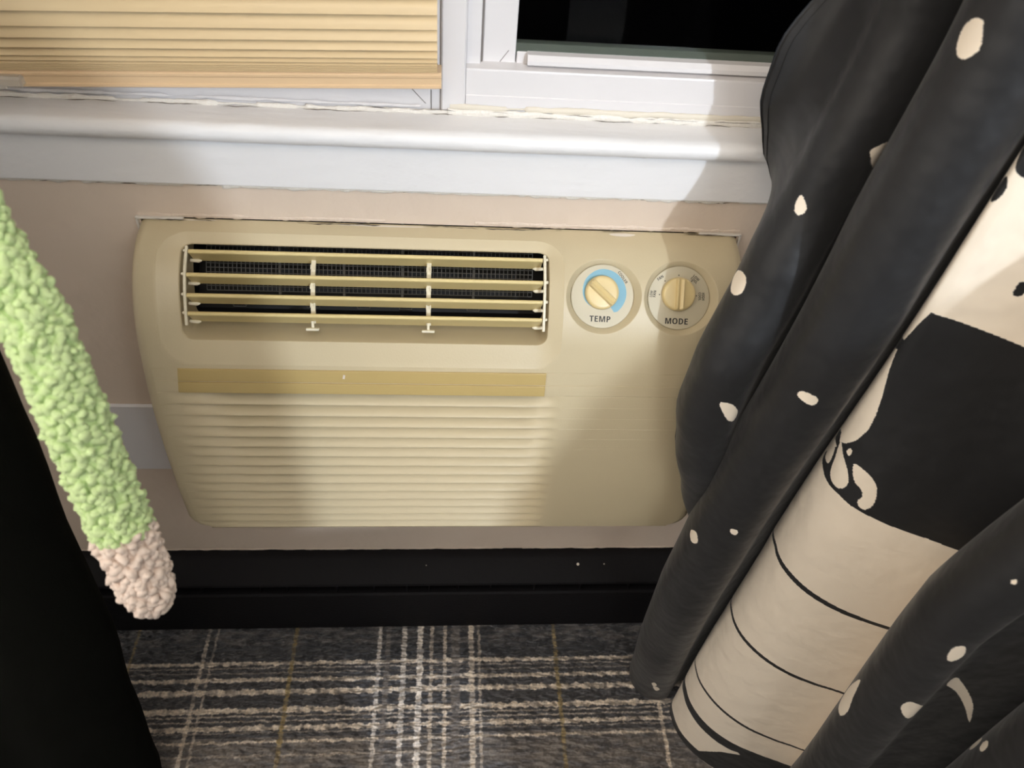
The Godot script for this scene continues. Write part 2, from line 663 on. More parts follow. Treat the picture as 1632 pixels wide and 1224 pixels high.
	for cx in [.1731, .2607]:
		var cu := 0.0838
		mb = MB.new()
		var fx := FX(cx, cu, .0098)
		var lx := fx * Transform3D(Basis(Vector3.RIGHT, PI / 2), Vector3.ZERO)
		mb.lathe(PackedVector2Array([Vector2(0.0001, 0.0004), Vector2(.0346, .0004), Vector2(.0354, 0.0), Vector2(.0357, -.001)]), lx, 72)
		var pl := put("dial_plate", mb, M.plate, ac, 30.0, CAM)
		var k := Vector2(-.0012, .0042)
		var kx := fx * Transform3D(Basis.IDENTITY, Vector3(k.x, k.y, .0004))
		var kl := kx * Transform3D(Basis(Vector3.RIGHT, PI / 2), Vector3.ZERO)
		mb = MB.new()
		mb.lathe(PackedVector2Array([Vector2(.0186, 0.0), Vector2(.0190, .0005), Vector2(.0190, .0035), Vector2(.0183, .0055), Vector2(.0172, .0066), Vector2(.0150, .0070), Vector2(.0001, .0072)]), kl, 72)
		var kn := put("knob", mb, M.knob, ac, 40.0)
		kn.set_meta("label", "cream TEMP knob, bar turned to upper left" if nmd == 0 else "cream MODE knob, bar upright")
		mb = MB.new()
		var rot := deg_to_rad(48.0) if nmd == 0 else deg_to_rad(-1.0)
		var gx := kx * Transform3D(Basis(Vector3(0, 0, 1), rot), Vector3(0, 0, .0084))
		var bp := PackedVector2Array([Vector2(-.0054, -.004), Vector2(-.0041, .0026), Vector2(-.0032, .0036), Vector2(-.0022, .0030), Vector2(0, .0012), Vector2(.0022, .0030), Vector2(.0032, .0036), Vector2(.0041, .0026), Vector2(.0054, -.004)])
		rows = []
		for q in [[-.0176, 0.25], [-.0170, 0.8], [-.0155, 1.0], [.0155, 1.0], [.0170, 0.8], [.0176, 0.25]]:
			var r := PackedVector3Array()
			for p in bp:
				r.append(gx * Vector3(p.x, q[0], -.004 + (p.y + .004) * q[1]))
			rows.append(r)
		mb.grid(rows)
		for e in [0, 5]:
			for i in range(1, 8):
				mb.tri(rows[e][0], rows[e][i], rows[e][i + 1])
		put("grip", mb, M.knob, kn, 30.0, CAM)
		if nmd == 0:
			mb = MB.new()
			var ra := PackedVector3Array()
			var rb := PackedVector3Array()
			var keys := [Vector3(-145, .0192, 0), Vector3(-110, .0208, 0), Vector3(-80, .0218, 0), Vector3(-40, .0240, 0), Vector3(0, .0262, 0), Vector3(60, .0276, 0), Vector3(100, .0284, 0), Vector3(138, .0280, 0), Vector3(146, .0262, 0)]
			for i in 73:
				var dg := lerpf(-145, 146, i / 72.0)
				var ro := ks(keys, dg).x
				var a := deg_to_rad(dg)
				var pa := k + Vector2(sin(a), cos(a)) * .0165
				var pb := k + Vector2(sin(a), cos(a)) * ro
				ra.append(fx * Vector3(pa.x, pa.y, .00055)); rb.append(fx * Vector3(pb.x, pb.y, .00055))
			mb.grid([ra, rb])
			var arc := put("colour_arc", mb, M.blue, pl, 30.0, CAM)
			arc.set_meta("label", "pale blue printed arc around the TEMP knob")
			lettering("lettering", "TEMP", fx, -0.0021, -0.0252, .0066, .0238, -0.02, M.ink, pl)
			lettering("lettering", "COOLER", fx, 0.0224, 0.0216, .0031, .0160, -0.92, M.ink, pl)
		else:
			lettering("lettering", "MODE", fx, -0.0017, -0.0260, .0068, .0262, -0.02, M.ink_dark, pl)
			lettering("lettering", "FAN", fx, -0.0224, 0.0223, .0032, .0072, 0.62, M.ink_dark, pl)
			lettering("lettering", "LOW", fx, -0.0321, 0.0043, .0030, .0072, 1.45, M.ink, pl)
			lettering("lettering", "FAN", fx, -0.0283, 0.0043, .0032, .0072, 1.45, M.ink_dark, pl)
			lettering("lettering", "LOW", fx, 0.0191, 0.0230, .0030, .0085, -0.68, M.ink_dark, pl)
			lettering("lettering", "COOL", fx, 0.0166, 0.0203, .0030, .0090, -0.68, M.ink_dark, pl)
			lettering("lettering", "HIGH", fx, 0.0281, 0.0023, .0030, .0085, -1.52, M.ink_dark, pl)
			lettering("lettering", "COOL", fx, 0.0241, 0.0023, .0030, .0090, -1.52, M.ink_dark, pl)
			for dg in [-92, -47, 0, 45, 93]:
				mb = MB.new()
				var a := deg_to_rad(dg)
				var p := k + Vector2(sin(a), cos(a)) * .0214
				mb.lathe(PackedVector2Array([Vector2(.0001, .0002), Vector2(.0007, .0002), Vector2(.0007, -.0003)]), fx * Transform3D(Basis(Vector3.RIGHT, PI / 2), Vector3(p.x, p.y, .0004)), 12)
				put("index_dot", mb, M.ink_dark, pl)
		nmd += 1
	# ---- white corners of the wall sleeve, and smears of wall paint along the top edge
	for s in [-1, 1]:
		mb = MB.new()
		mb.box(Vector3(s * .312, .8165, .0015), Vector3(.050, .0022, .006), .0004)
		mb.box(Vector3(s * .3362, .8055, .0015), Vector3(.0022, .024, .006), .0004)
		put("sleeve_corner", mb, M.sleeve, ac)
	for e in [[-.073, .0028, .050, .0020], [.1975, .0052, .0155, .0042], [-.28, .0020, .03, .0014]]:
		mb = MB.new()
		var a := PackedVector3Array()
		var b := PackedVector3Array()
		for i in 15:
			var t := i / 14.0 * 2.0 - 1.0
			var w := sqrt(maxf(1.0 - t * t, 0.0)) * (0.85 + 0.15 * fn.get_noise_2d(i * 40.0, e[0] * 900.0))
			a.append(F(e[0] + t * e[2], e[1] - e[3] * w * 0.4, -.0004)); b.append(F(e[0] + t * e[2], e[1] + e[3] * w, -.0004))
		mb.grid([a, b])
		put("paint_smear", mb, M.speck, ac, 30.0, CAM)

# ---------------------------------------------------------------- room shell
func bead(called: String, x0: float, x1: float, y: float, z: float, r: float, m: Material, parent: Node3D, sd: float, amp := 0.6, gap := 0.0) -> void:
	var mb := MB.new()
	var n := int((x1 - x0) / 0.0022)
	var rows := []
	for i in n + 1:
		var x := lerpf(x0, x1, float(i) / n)
		var k := 1.0 + amp * fn.get_noise_2d(x * 2600.0, sd) + amp * 0.8 * fn.get_noise_2d(x * 700.0, sd + 50.0)
		k = maxf(k, 0.12)
		if fn.get_noise_2d(x * 420.0, sd + 200.0) < -0.42 + gap:
			k *= 0.35
		var rw := PackedVector3Array()
		var dy := 0.0010 * fn.get_noise_2d(x * 1100.0, sd + 90.0)
		for j in 7:
			var a := PI * j / 6.0
			rw.append(Vector3(x, y + dy - cos(a) * r * k, z + sin(a) * r * 0.55 * k))
		rows.append(rw)
	mb.grid(rows)
	put(called, mb, m, parent, 60.0, CAM)

# a thin dark crack in old paint that opens and closes along x
func crack(x0: float, x1: float, y: float, z: float, w: float, parent: Node3D, sd: float, open := 0.0) -> void:
	var mb := MB.new()
	var n := int((x1 - x0) / 0.0015)
	var last := []
	for i in n + 1:
		var x := lerpf(x0, x1, float(i) / n)
		var k := clampf(fn.get_noise_2d(x * 800.0, sd) * 3.0 + open, 0.0, 1.0)
		var yy := y + 0.0011 * fn.get_noise_2d(x * 1800.0, sd + 33.0) + 0.0008 * fn.get_noise_2d(x * 500.0, sd + 71.0)
		var h := w * k * (0.7 + 0.5 * fn.get_noise_2d(x * 3000.0, sd + 9.0))
		var now := [Vector3(x, yy - h, z), Vector3(x, yy + h, z), k]
		if i > 0 and (k > 0.0 or last[2] > 0.0):
			mb.quad(last[0], last[1], now[1], now[0])
		last = now
	put("paint_crack", mb, M.crack, parent, 60.0, CAM)

func build_room() -> void:
	# wall behind the air conditioner, with openings for the window and the unit
	var mb := MB.new()
	for q in [[-1.6, -.3335, 0, .9], [.3335, 2.6, 0, .9], [-.3335, .3335, 0, .412], [-.3335, .3335, .8165, .9], [-1.6, -.85, .9, 2.45], [1.0, 2.6, .9, 2.45], [-.85, 1.0, 2.0, 2.45]]:
		mb.box(Vector3((q[0] + q[1]) / 2, (q[2] + q[3]) / 2, -.06), Vector3(q[1] - q[0], q[3] - q[2], .12), .00001)
	var w := put("wall_back", mb, M.wall)
	structure(w)
	bead("paint_edge", -.72, .80, .8592, .0015, .0030, M.bead, w, 11.0, 0.7, 0.05)
	bead("paint_edge", -.335, -.07, .8188, .0, .0022, M.wallbead, w, 31.0, 0.9)
	bead("paint_edge", .03, .335, .8195, .0, .0024, M.wallbead, w, 57.0, 0.9, 0.1)
	bead("paint_edge", -.9, .9, .1725, .0005, .0022, M.wallbead, w, 77.0, 0.5)
	crack(-.70, .60, .8566, .0006, .0006, w, 301.0, 0.25)
	crack(-.33, .33, .8168, .0052, .0008, w, 323.0, 0.35)
	# other walls, ceiling
	for q in [["wall_left", Vector3(-1.66, 1.225, 1.74), Vector3(.12, 2.45, 3.72)], ["wall_right", Vector3(2.66, 1.225, 1.74), Vector3(.12, 2.45, 3.72)], ["wall_front", Vector3(.5, 1.225, 3.66), Vector3(4.2, 2.45, .12)]]:
		mb = MB.new()
		mb.box(q[1], q[2], .001)
		structure(put(q[0], mb, M.room))
	mb = MB.new()
	mb.box(Vector3(.5, 2.51, 1.74), Vector3(4.44, .12, 3.96), .001)
	structure(put("ceiling", mb, M.ceil))
	# unseen blockers behind the camera, shaped to shade left and lower right of the wall
	var t := Transform3D(Basis.IDENTITY, Vector3.ZERO)
	mb = MB.new()
	mb.prism(PackedVector2Array(poly([-.28, 0, .302, 0, .302, 1.27, .28, 1.34, .23, 1.40, .14, 1.46, -.05, 1.52, -.28, 1.52])), 1.20, 1.26, t)
	structure(put("unseen_blocker", mb, M.blocker, null, 30.0))
	mb = MB.new()
	mb.prism(PackedVector2Array(poly([.462, 0, 1.2, 0, 1.2, 1.36, .66, 1.30, .54, 1.19, .485, 1.08, .472, .955, .303, .940, .303, .79, .462, .79])), 1.20, 1.26, t)
	structure(put("unseen_blocker", mb, M.blocker, null, 30.0))

	# sill board with rounded nose, and the apron under it
	var p := PackedVector2Array([Vector2(-.06, .9135), Vector2(-.06, .9340), Vector2(.004, .9340)])
	for i in 13:
		var a := PI / 2 - PI * i / 12.0
		p.append(Vector2(.010 + cos(a) * .0105, .92375 + sin(a) * .01025))
	var s := struct_node("trim_1", Vector3(0, .9135, 0))
	mb = MB.new()
	var rows := []
	for i in 241:
		var x := lerpf(-1.0, 1.15, i / 240.0)
		var r := PackedVector3Array()
		for q in p:
			var k := 0.0006 * fn.get_noise_2d(x * 900.0, q.y * 9000.0) + 0.0004 * fn.get_noise_2d(x * 300.0, 5.0)
			r.append(Vector3(x, q.y + k, q.x + k * 0.7))
		rows.append(r)
	mb.grid(rows)
	put("sill_board", mb, M.white, s, 50.0, CAM)
	bead("paint_drip", -.9, .9, .9134, .0085, .0016, M.white, s, 141.0, 1.0)
	bead("caulk_bead", -.80, -.002, .9352, -.0262, .0030, M.bead, s, 101.0, 0.5, 0.1)
	bead("caulk_bead", -.80, -.03, .9400, -.0285, .0018, M.vinyl, s, 207.0, 0.6)
	bead("caulk_bead", -.002, .95, .9366, -.0252, .0034, M.bead, s, 161.0, 0.45)
	bead("caulk_bead", .0, .95, .9418, -.0266, .0034, M.caulk, s, 181.0, 0.25)
	crack(-.75, .40, .9358, -.0208, .0005, s, 341.0, 0.2)
	crack(-.10, .45, .9392, -.0226, .0004, s, 367.0, 0.0)
	var ap := struct_node("trim_2", Vector3(0, .859, 0))
	mb = MB.new()
	mb.sweep_x(PackedVector2Array([Vector2(-.01, .8595), Vector2(.0035, .8595), Vector2(.0058, .8612), Vector2(.0062, .865), Vector2(.0062, .9132), Vector2(-.01, .9132)]), -1.0, 1.15)
	put("apron_board", mb, M.white, ap, 30.0)

	# window: left unit behind the blind, right unit with the dark pane
	var wl := struct_node("window_1", Vector3(-.4, .93, -.06))
	mb = MB.new()
	mb.box(Vector3(-.43, .944, -.045), Vector3(.822, .030, .030), .0012)
	mb.box(Vector3(-.018, 1.46, -.047), Vector3(.018, 1.08, .030), .0012)
	mb.box(Vector3(-.43, 1.985, -.045), Vector3(.842, .03, .03), .0012)
	mb.box(Vector3(-.84, 1.47, -.045), Vector3(.02, 1.06, .03), .0012)
	put("frame", mb, M.vinyl, wl)
	mb = MB.new()
	mb.box(Vector3(-.43, .975, -.058), Vector3(.80, .032, .02), .001)
	mb.box(Vector3(-.047, 1.47, -.058), Vector3(.034, 1.0, .02), .001)
	mb.box(Vector3(-.81, 1.47, -.058), Vector3(.034, 1.0, .02), .001)
	put("sash", mb, M.vinyl, wl)
	mb = MB.new()
	mb.box(Vector3(-.43, 1.47, -.062), Vector3(.75, .98, .003), .0004)
	put("pane", mb, M.glass, wl)
	mb = MB.new()
	mb.box(Vector3(-.0190, .944, -.0302), Vector3(.0008, .026, .001), .0001)
	mb.box(Vector3(-.0262, .949, -.0301), Vector3(.0007, .020, .001), .0001, Transform3D(Basis(Vector3(0, 0, 1), 0.75), Vector3(.6345, .2735, 0)))
	put("mitre_joint", mb, M.joint, wl)
	var wr := struct_node("window_2", Vector3(.5, .93, -.06))
	mb = MB.new()
	mb.box(Vector3(.0033, 1.465, -.044), Vector3(.0247, 1.07, .036), .0016)
	put("mullion", mb, M.vinyl, wr)
	mb = MB.new()
	mb.sweep_x(PackedVector2Array([Vector2(-.07, .930), Vector2(-.0270, .930), Vector2(-.0268, .9545), Vector2(-.0276, .9555), Vector2(-.0282, .979), Vector2(-.0292, .9812), Vector2(-.031, .9818), Vector2(-.07, .9818)]), .0160, 1.0)
	mb.box(Vector3(.98, 1.49, -.047), Vector3(.04, 1.02, .03), .001)
	mb.box(Vector3(.5, 1.985, -.047), Vector3(.97, .03, .03), .001)
	put("frame", mb, M.vinyl, wr, 25.0)
	mb = MB.new()
	mb.box(Vector3(.0230, 1.48, -.052), Vector3(.0145, 1.0, .022), .0008)
	put("track", mb, M.vinyl, wr)
	mb = MB.new()
	mb.box(Vector3(.0312, 1.48, -.056), Vector3(.0024, 1.0, .02), .0002)
	put("track_gap", mb, M.joint, wr)
	mb = MB.new()
	mb.box(Vector3(.0490, 1.48, -.058), Vector3(.0335, 1.0, .020), .0010)
	mb.box(Vector3(.944, 1.48, -.058), Vector3(.0335, 1.0, .020), .0010)
	mb.box(Vector3(.497, .984, -.058), Vector3(.86, .0175, .020), .0010)
	put("sash", mb, M.vinyl, wr)
	mb = MB.new()
	mb.box(Vector3(.0533, .9862, -.0479), Vector3(.0006, .0185, .0006), .0001, Transform3D(Basis(Vector3(0, 0, 1), -0.62), Vector3(.0533, .9862, 0)) * Transform3D(Basis.IDENTITY, Vector3(-.0533, -.9862, 0)))
	put("mitre_joint", mb, M.joint, wr)
	mb = MB.new()
	mb.sweep_x(PackedVector2Array([Vector2(-.050, .9835), Vector2(-.0372, .9835), Vector2(-.0358, .9848), Vector2(-.0362, .9885), Vector2(-.0405, .9930), Vector2(-.050, .9935)]), .0775, .90)
	put("lift_rail", mb, M.vinyl, wr, 25.0)
	mb = MB.new()
	mb.sweep_x(PackedVector2Array([Vector2(-.066, .990), Vector2(-.0495, .990), Vector2(-.0495, .9940), Vector2(-.056, .9985), Vector2(-.066, .9985)]), .0655, .93)
	put("gasket", mb, M.gasket, wr, 25.0)
	mb = MB.new()
	mb.box(Vector3(.497, 1.48, -.060), Vector3(.863, .976, .003), .0004)
	put("pane", mb, M.glass, wr)

	# outlet cover plate
	mb = MB.new()
	mb.box(Vector3(-.4165, .4560, .0030), Vector3(.0710, .1360, .0062), .0028)
	var pl := put("wall_plate", mb, M.vinyl)
	pl.set_meta("label", "white rectangular wall plate on the wall left of the air conditioner")
	pl.set_meta("category", "wall plate")

func build_heater() -> void:
	var h := thing("baseboard_heater", "long black baseboard heater along the wall beneath the air conditioner", "heater", Vector3(.5, 0, .03))
	var mb := MB.new()
	mb.sweep_x(PackedVector2Array([Vector2(.0, .1705), Vector2(.010, .1712), Vector2(.020, .1685), Vector2(.049, .1500), Vector2(.0535, .1465), Vector2(.0550, .1425), Vector2(.0540, .1415), Vector2(.050, .1440), Vector2(.018, .1640), Vector2(.0, .166)]), -1.58, 2.58)
	put("hood", mb, M.heater, h, 30.0)
	mb = MB.new()
	mb.sweep_x(PackedVector2Array([Vector2(.036, .1120), Vector2(.046, .1165), Vector2(.0520, .1165), Vector2(.0552, .1135), Vector2(.0556, .108), Vector2(.0556, .008), Vector2(.054, .003), Vector2(.050, .003), Vector2(.050, .108), Vector2(.036, .108)]), -1.58, 2.58)
	put("front_panel", mb, M.heater, h, 30.0)
	mb = MB.new()
	mb.box(Vector3(.5, .085, .006), Vector3(4.15, .165, .006), .001)
	mb.box(Vector3(.5, .05, .03), Vector3(4.15, .02, .03), .001)
	put("back_plate", mb, M.black, h)
	for x in [-.52, -.40, -.305, -.262, -.180, -.118, -.063, -.025, .025, .080, .155, .235, .32]:
		mb = MB.new()
		mb.box(Vector3(x, .129, .045), Vector3(.0014, .030, .010), .0003)
		put("slot_bracket", mb, M.heater, h)
	for e in [[.2285, .0036], [.274, .0018], [-.03, .0012]]:
		mb = MB.new()
		mb.lathe(PackedVector2Array([Vector2(.0001, .0004), Vector2(e[1] * 0.6, .0004), Vector2(e[1] * 0.7, -.0002)]), Transform3D(Basis(Vector3.RIGHT, 0.56), Vector3(e[0], .1635, .0285)), 9)
		put("paint_fleck", mb, M.speck, h)

# ---------------------------------------------------------------- floor
func build_floor() -> void:
	var W := 1400
	var H := 520
	var img := Image.create(W, H, false, Image.FORMAT_RGB8)
	var dark := c8(70, 68, 70)
	var ground := c8(116, 109, 103)
	var black := c8(44, 45, 50)
	var gray := c8(118, 111, 106)
	var beige := c8(226, 210, 190)
	var cream := c8(226, 216, 205)
	var olive := c8(146, 126, 82)
	# lines running to the wall: x, half width, colour, strength
	var vl := [[-.531, .0022, olive, .8], [-.411, .0034, beige, .75], [-.396, .0022, beige, .6], [-.260, .0036, olive, .9], [-.1125, .0034, cream, .8], [-.0975, .0044, gray, .9], [-.069, .0046, cream, .9], [-.0412, .0052, cream, 1.0], [-.0208, .0034, beige, .7], [.0028, .0032, beige, .8], [.0215, .0070, gray, .9], [.0495, .0048, beige, .85], [.0632, .0026, beige, .6], [.1995, .0034, olive, .85], [.3695, .0034, beige, .9], [.56, .004, beige, .7]]
	var hl := [[.1175, .0034, beige, .9], [.1255, .0012, beige, .6], [.134, .0012, beige, .5], [.1465, .0036, beige, .9], [.1675, .0048, beige, .95], [.198, .0046, beige, .95], [.2075, .0014, beige, .7], [.2155, .0014, beige, .7], [.2265, .0040, beige, .9], [.234, .0012, beige, .5], [.2485, .0022, beige, .85], [.270, .0018, beige, .5]]
	# each line's edges wander and its strength comes and goes: worked out once along its length
	var va := []
	for l in vl:
		var q := []
		for j in H:
			q.append([l[0] + 0.0016 * fn.get_noise_2d(j * 3.0, l[0] * 5000.0), l[1] * (1.0 + 0.5 * fn.get_noise_2d(j * 7.0, l[0] * 3000.0 + 70.0)), l[3] * clampf(0.95 + 0.9 * fn.get_noise_2d(j * 2.6 + 40.0, l[0] * 9000.0), 0.25, 1.0), l[2]])
		va.append(q)
	var ha := []
	for l in hl:
		var q := []
		for i in W:
			var gone := 0.0 if l[0] == .270 and i > 720 else 1.0
			q.append([l[0] + 0.0022 * fn.get_noise_2d(i * 1.6, l[0] * 7000.0) + 0.0010 * fn.get_noise_2d(i * 8.0, l[0] * 4000.0), l[1] * (1.0 + 0.7 * fn.get_noise_2d(i * 2.8, l[0] * 8000.0 + 30.0)), gone * l[3] * clampf(0.95 + 0.8 * fn.get_noise_2d(i * 2.2 + 90.0, l[0] * 6000.0), 0.2, 1.0), l[2]])
		ha.append(q)
	var vcell := []
	for i in W:
		var x := i / 1000.0 - 0.7
		var q := []
		for k in vl.size():
			if absf(x - vl[k][0]) < vl[k][1] * 1.6 + 0.006:
				q.append(k)
		vcell.append(q)
	for j in H:
		var z := j / 1000.0
		var near := []
		for k in hl.size():
			if absf(z - hl[k][0]) < hl[k][1] * 1.8 + 0.006:
				near.append(k)
		for i in W:
			var x := i / 1000.0 - 0.7
			var n1 := fn.get_noise_2d(i * 0.9, j * 3.0)
			var n2 := fn.get_noise_2d(i * 9.0 + 300.0, j * 9.0)
			var c := dark
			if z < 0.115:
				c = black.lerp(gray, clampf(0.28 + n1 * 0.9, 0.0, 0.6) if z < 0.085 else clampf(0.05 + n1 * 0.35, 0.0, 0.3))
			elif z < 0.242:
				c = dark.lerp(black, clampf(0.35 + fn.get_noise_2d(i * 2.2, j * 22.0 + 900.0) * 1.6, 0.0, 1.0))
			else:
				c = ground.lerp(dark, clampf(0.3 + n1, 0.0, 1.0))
			for k in near:
				var q = ha[k][i]
				var e: float = absf(z - q[0]) - q[1] - n2 * 0.0009
				if e < 0.0008:
					c = c.lerp(q[3], q[2] * clampf(0.5 - e / 0.0016, 0.0, 1.0))
			for k in vcell[i]:
				var q = va[k][j]
				var e: float = absf(x - q[0]) - q[1] - n2 * 0.0012
				if e < 0.0008:
					c = c.lerp(q[3], q[2] * clampf(0.5 - e / 0.0016, 0.0, 1.0))
			var g := 1.0 + 0.22 * n2
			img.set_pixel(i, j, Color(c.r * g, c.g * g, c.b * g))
	var m := StandardMaterial3D.new()
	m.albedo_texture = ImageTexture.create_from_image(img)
	m.roughness = 0.5
	m.rim_enabled = true
	m.rim = 0.9
	var pile := noise_tex(44, 0.09, 512, true, 8.0, 3)
	m.normal_enabled = true
	m.normal_texture = pile
	m.normal_scale = 0.9
	m.cull_mode = BaseMaterial3D.CULL_DISABLED
	m.texture_repeat = true
	var f := struct_node("floor", Vector3.ZERO)
	var mb := MB.new()
	var a := [Vector3(-1.72, 0, -.12), Vector3(2.72, 0, -.12), Vector3(2.72, 0, 3.72), Vector3(-1.72, 0, 3.72)]
	var uv := []
	for q in a:
		uv.append(Vector2((q.x + 0.7) / 1.4, q.z / 0.52))
	mb.tri(a[0], a[1], a[2], uv[0], uv[1], uv[2])
	mb.tri(a[0], a[2], a[3], uv[0], uv[2], uv[3])
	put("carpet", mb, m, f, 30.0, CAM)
	mb = MB.new()
	mb.box(Vector3(.5, -.061, 1.8), Vector3(4.44, .12, 3.84), .001)
	put("subfloor", mb, M.room, f)

# ---------------------------------------------------------------- blind
func build_blind() -> void:
	var b := thing("window_blind", "tan horizontal mini blind lowered over the left window, slats bunched at its foot", "blind", Vector3(-.36, .955, -.012))
	var tl := 0.040
	var sh := func(y: float) -> float:
		return y + tl * .009
	var x0 := -.735
	var mb := MB.new()
	var rp := PackedVector2Array()
	for q in [[-.0225, .970], [-.0035, .9702], [-.0020, .9712], [-.0022, .9735], [-.0034, .9745], [-.0036, .9805], [-.0022, .9815], [-.0020, .9838], [-.0040, .9858], [-.0225, .9862]]:
		rp.append(Vector2(q[0], sh.call(q[1])))
	mb.sweep_x(rp, x0, -.0085, true, tl)
	put("bottom_rail", mb, M.rail, b, 25.0)
	# front edges of the slats, lowest first
	var ys := [.9872, .9886, .9900, .9915, .9932, .9962, 1.0006, 1.0078, 1.0166, 1.0268, 1.0400]
	while ys[-1] < 1.93:
		ys.append(ys[-1] + 0.0148)
	for k in ys.size():
		mb = MB.new()
		var th := deg_to_rad(lerpf(6.0, 60.0, smoothstep(2.0, 10.0, float(k))))
		var pr := PackedVector2Array()
		var top := PackedVector2Array()
		for i in 7:
			var t := i / 6.0
			var arc := 0.0012 * sin(PI * t)
			var l := 0.0132 * t
			var z := -.0020 - cos(th) * l - sin(th) * (-arc)
			var y: float = ys[k] + sin(th) * l + cos(th) * arc
			top.append(Vector2(z, sh.call(y)))
		for q in top:
			pr.append(q)
		for i in 7:
			var q := top[6 - i]
			pr.append(q + Vector2(-sin(th) * 0.0004, -cos(th) * 0.0004))
		mb.sweep_x(pr, x0, -.0125, true, tl)
		put("slat", mb, M.slat, b, 30.0)
	mb = MB.new()
	mb.box(Vector3(-.37, 1.955, -.014), Vector3(.73, .03, .028), .001)
	put("head_rail", mb, M.rail, b)
	mb = MB.new()
	mb.box(Vector3(-.412, .9625, .0025), Vector3(.024, .010, .010), .002, Transform3D(Basis(Vector3(0, 0, 1), 0.0), Vector3.ZERO))
	mb.box(Vector3(-.430, .9575, .004), Vector3(.03, .005, .006), .001)
	put("rail_clip", mb, M.clear, b)

# ---------------------------------------------------------------- curtains
const KA := [Vector3(0,.375,.11),Vector3(.36,.362,.135),Vector3(.48,.3225,.15),Vector3(.56,.292,.154),Vector3(.63,.269,.155),Vector3(.70,.256,.155),Vector3(.77,.261,.15),Vector3(.88,.289,.13),Vector3(.95,.309,.112),Vector3(1.1,.338,.10),Vector3(2.3,.37,.12)]
const KB := [Vector3(0,.331,.135),Vector3(.2,.308,.165),Vector3(.38,.297,.185),Vector3(.54,.302,.19),Vector3(.93,.338,.19),Vector3(1.13,.358,.185),Vector3(2.3,.39,.19)]
const KC := [Vector3(0, .390, .205), Vector3(.2, .387, .212), Vector3(.53, .400, .215), Vector3(.95, .411, .24), Vector3(1.13, .412, .25), Vector3(2.3, .43, .27)]
const KD := [Vector3(0,.472,.40),Vector3(.265,.453,.40),Vector3(.72,.424,.40),Vector3(.95,.47,.40),Vector3(1.15,.545,.41),Vector3(2.3,.56,.42)]
const KE := [Vector3(0,.52,.485),Vector3(.46,.507,.485),Vector3(.7,.50,.485),Vector3(.95,.57,.485),Vector3(1.15,.65,.49),Vector3(2.3,.66,.49)]
const KG := [Vector3(0,.60,.58),Vector3(.7,.61,.58),Vector3(1.0,.69,.58),Vector3(1.15,.76,.58),Vector3(2.3,.77,.58)]
const K0 := [Vector3(0,.40,.09),Vector3(.36,.385,.11),Vector3(.48,.330,.140),Vector3(.56,.297,.147),Vector3(.63,.273,.148),Vector3(.70,.262,.147),Vector3(.76,.275,.138),Vector3(.83,.325,.10),Vector3(.9,.335,.07),Vector3(.95,.309,.05),Vector3(1.0,.294,.05),Vector3(1.05,.294,.055),Vector3(1.14,.335,.06),Vector3(1.3,.35,.06),Vector3(2.3,.36,.08)]
var CL := poly([.455, .165, .435, .188, .397, .213, .392, .24, .398, .267, .416, .293, .443, .315, .476, .332, .506, .345, .53, .358, .512, .371])
var CHI := poly([.475, .19, .45, .205, .410, .24, .412, .252, .432, .258, .456, .268, .48, .280, .505, .296, .525, .318, .537, .345, .515, .362])

func curtain_plan(y: float) -> PackedVector2Array:
	var o := PackedVector2Array()
	var eye := Vector2(CAM.x, CAM.z)
	for q in [[KA, .036, 0], [KB, .043, 1], [KC, .05, 2], [KD, .034, 3], [KE, .04, 1], [KG, .045, 1]]:
		var s := ks(q[0], y)
		if q[2] == 2:
			var t := smoothstep(0.6, 0.95, y)
			var wts := [1.0, 1.0, 1.0, .9, .6, .4, .2, 0, 0, 0, 0]
			var c2: Vector2 = CL[2].lerp(CHI[2], t)
			for i in 11:
				o.append(CL[i].lerp(CHI[i], t) + (s - c2) * wts[i])
			continue
		var r: float = q[1]
		var f := (s - eye).normalized()
		var n := Vector2(-f.y, f.x)
		var c := s + n * r
		if q[2] == 0:
			var e := ks(K0, y)
			o.append(e)
			o.append(e * .45 + (s + f * r * .5) * .55)
		elif q[2] == 3:
			o.append(s + f * r * .9 + n * r * .1)
		else:
			o.append(s + f * .062 + n * .012)
			o.append(s + f * r * .9 + n * r * .1)
		o.append_array([s, c + r * (n * -.7 - f * .7), c - f * r, c + r * (n * .7 - f * .7), c + r * (n * .98 + f * .2)])
	return o

func fill_poly(img: Image, pts: PackedVector2Array, c: Color, sc: float, fuzz := 0.9) -> void:
	var y0 := 1e9
	var y1 := -1e9
	for p in pts:
		y0 = minf(y0, p.y); y1 = maxf(y1, p.y)
	var H := img.get_height()
	# points are (s, height) in millimetres
	for row in range(maxi(int(H - y1 * sc), 0), mini(int(H - y0 * sc) + 1, H)):
		var y := (H - row - 0.5) / sc
		var xs := []
		for i in pts.size():
			var a := pts[i]
			var b := pts[(i + 1) % pts.size()]
			if (a.y <= y) != (b.y <= y):
				xs.append(a.x + (y - a.y) / (b.y - a.y) * (b.x - a.x))
		xs.sort()
		for k in range(0, xs.size() - 1, 2):
			var l := int(round((xs[k] + rng.randf_range(-fuzz, fuzz) * 0.5) * sc))
			var r := int(round((xs[k + 1] + rng.randf_range(-fuzz, fuzz) * 0.5) * sc))
			if r > l:
				img.fill_rect(Rect2i(l, row, r - l, 1), c)

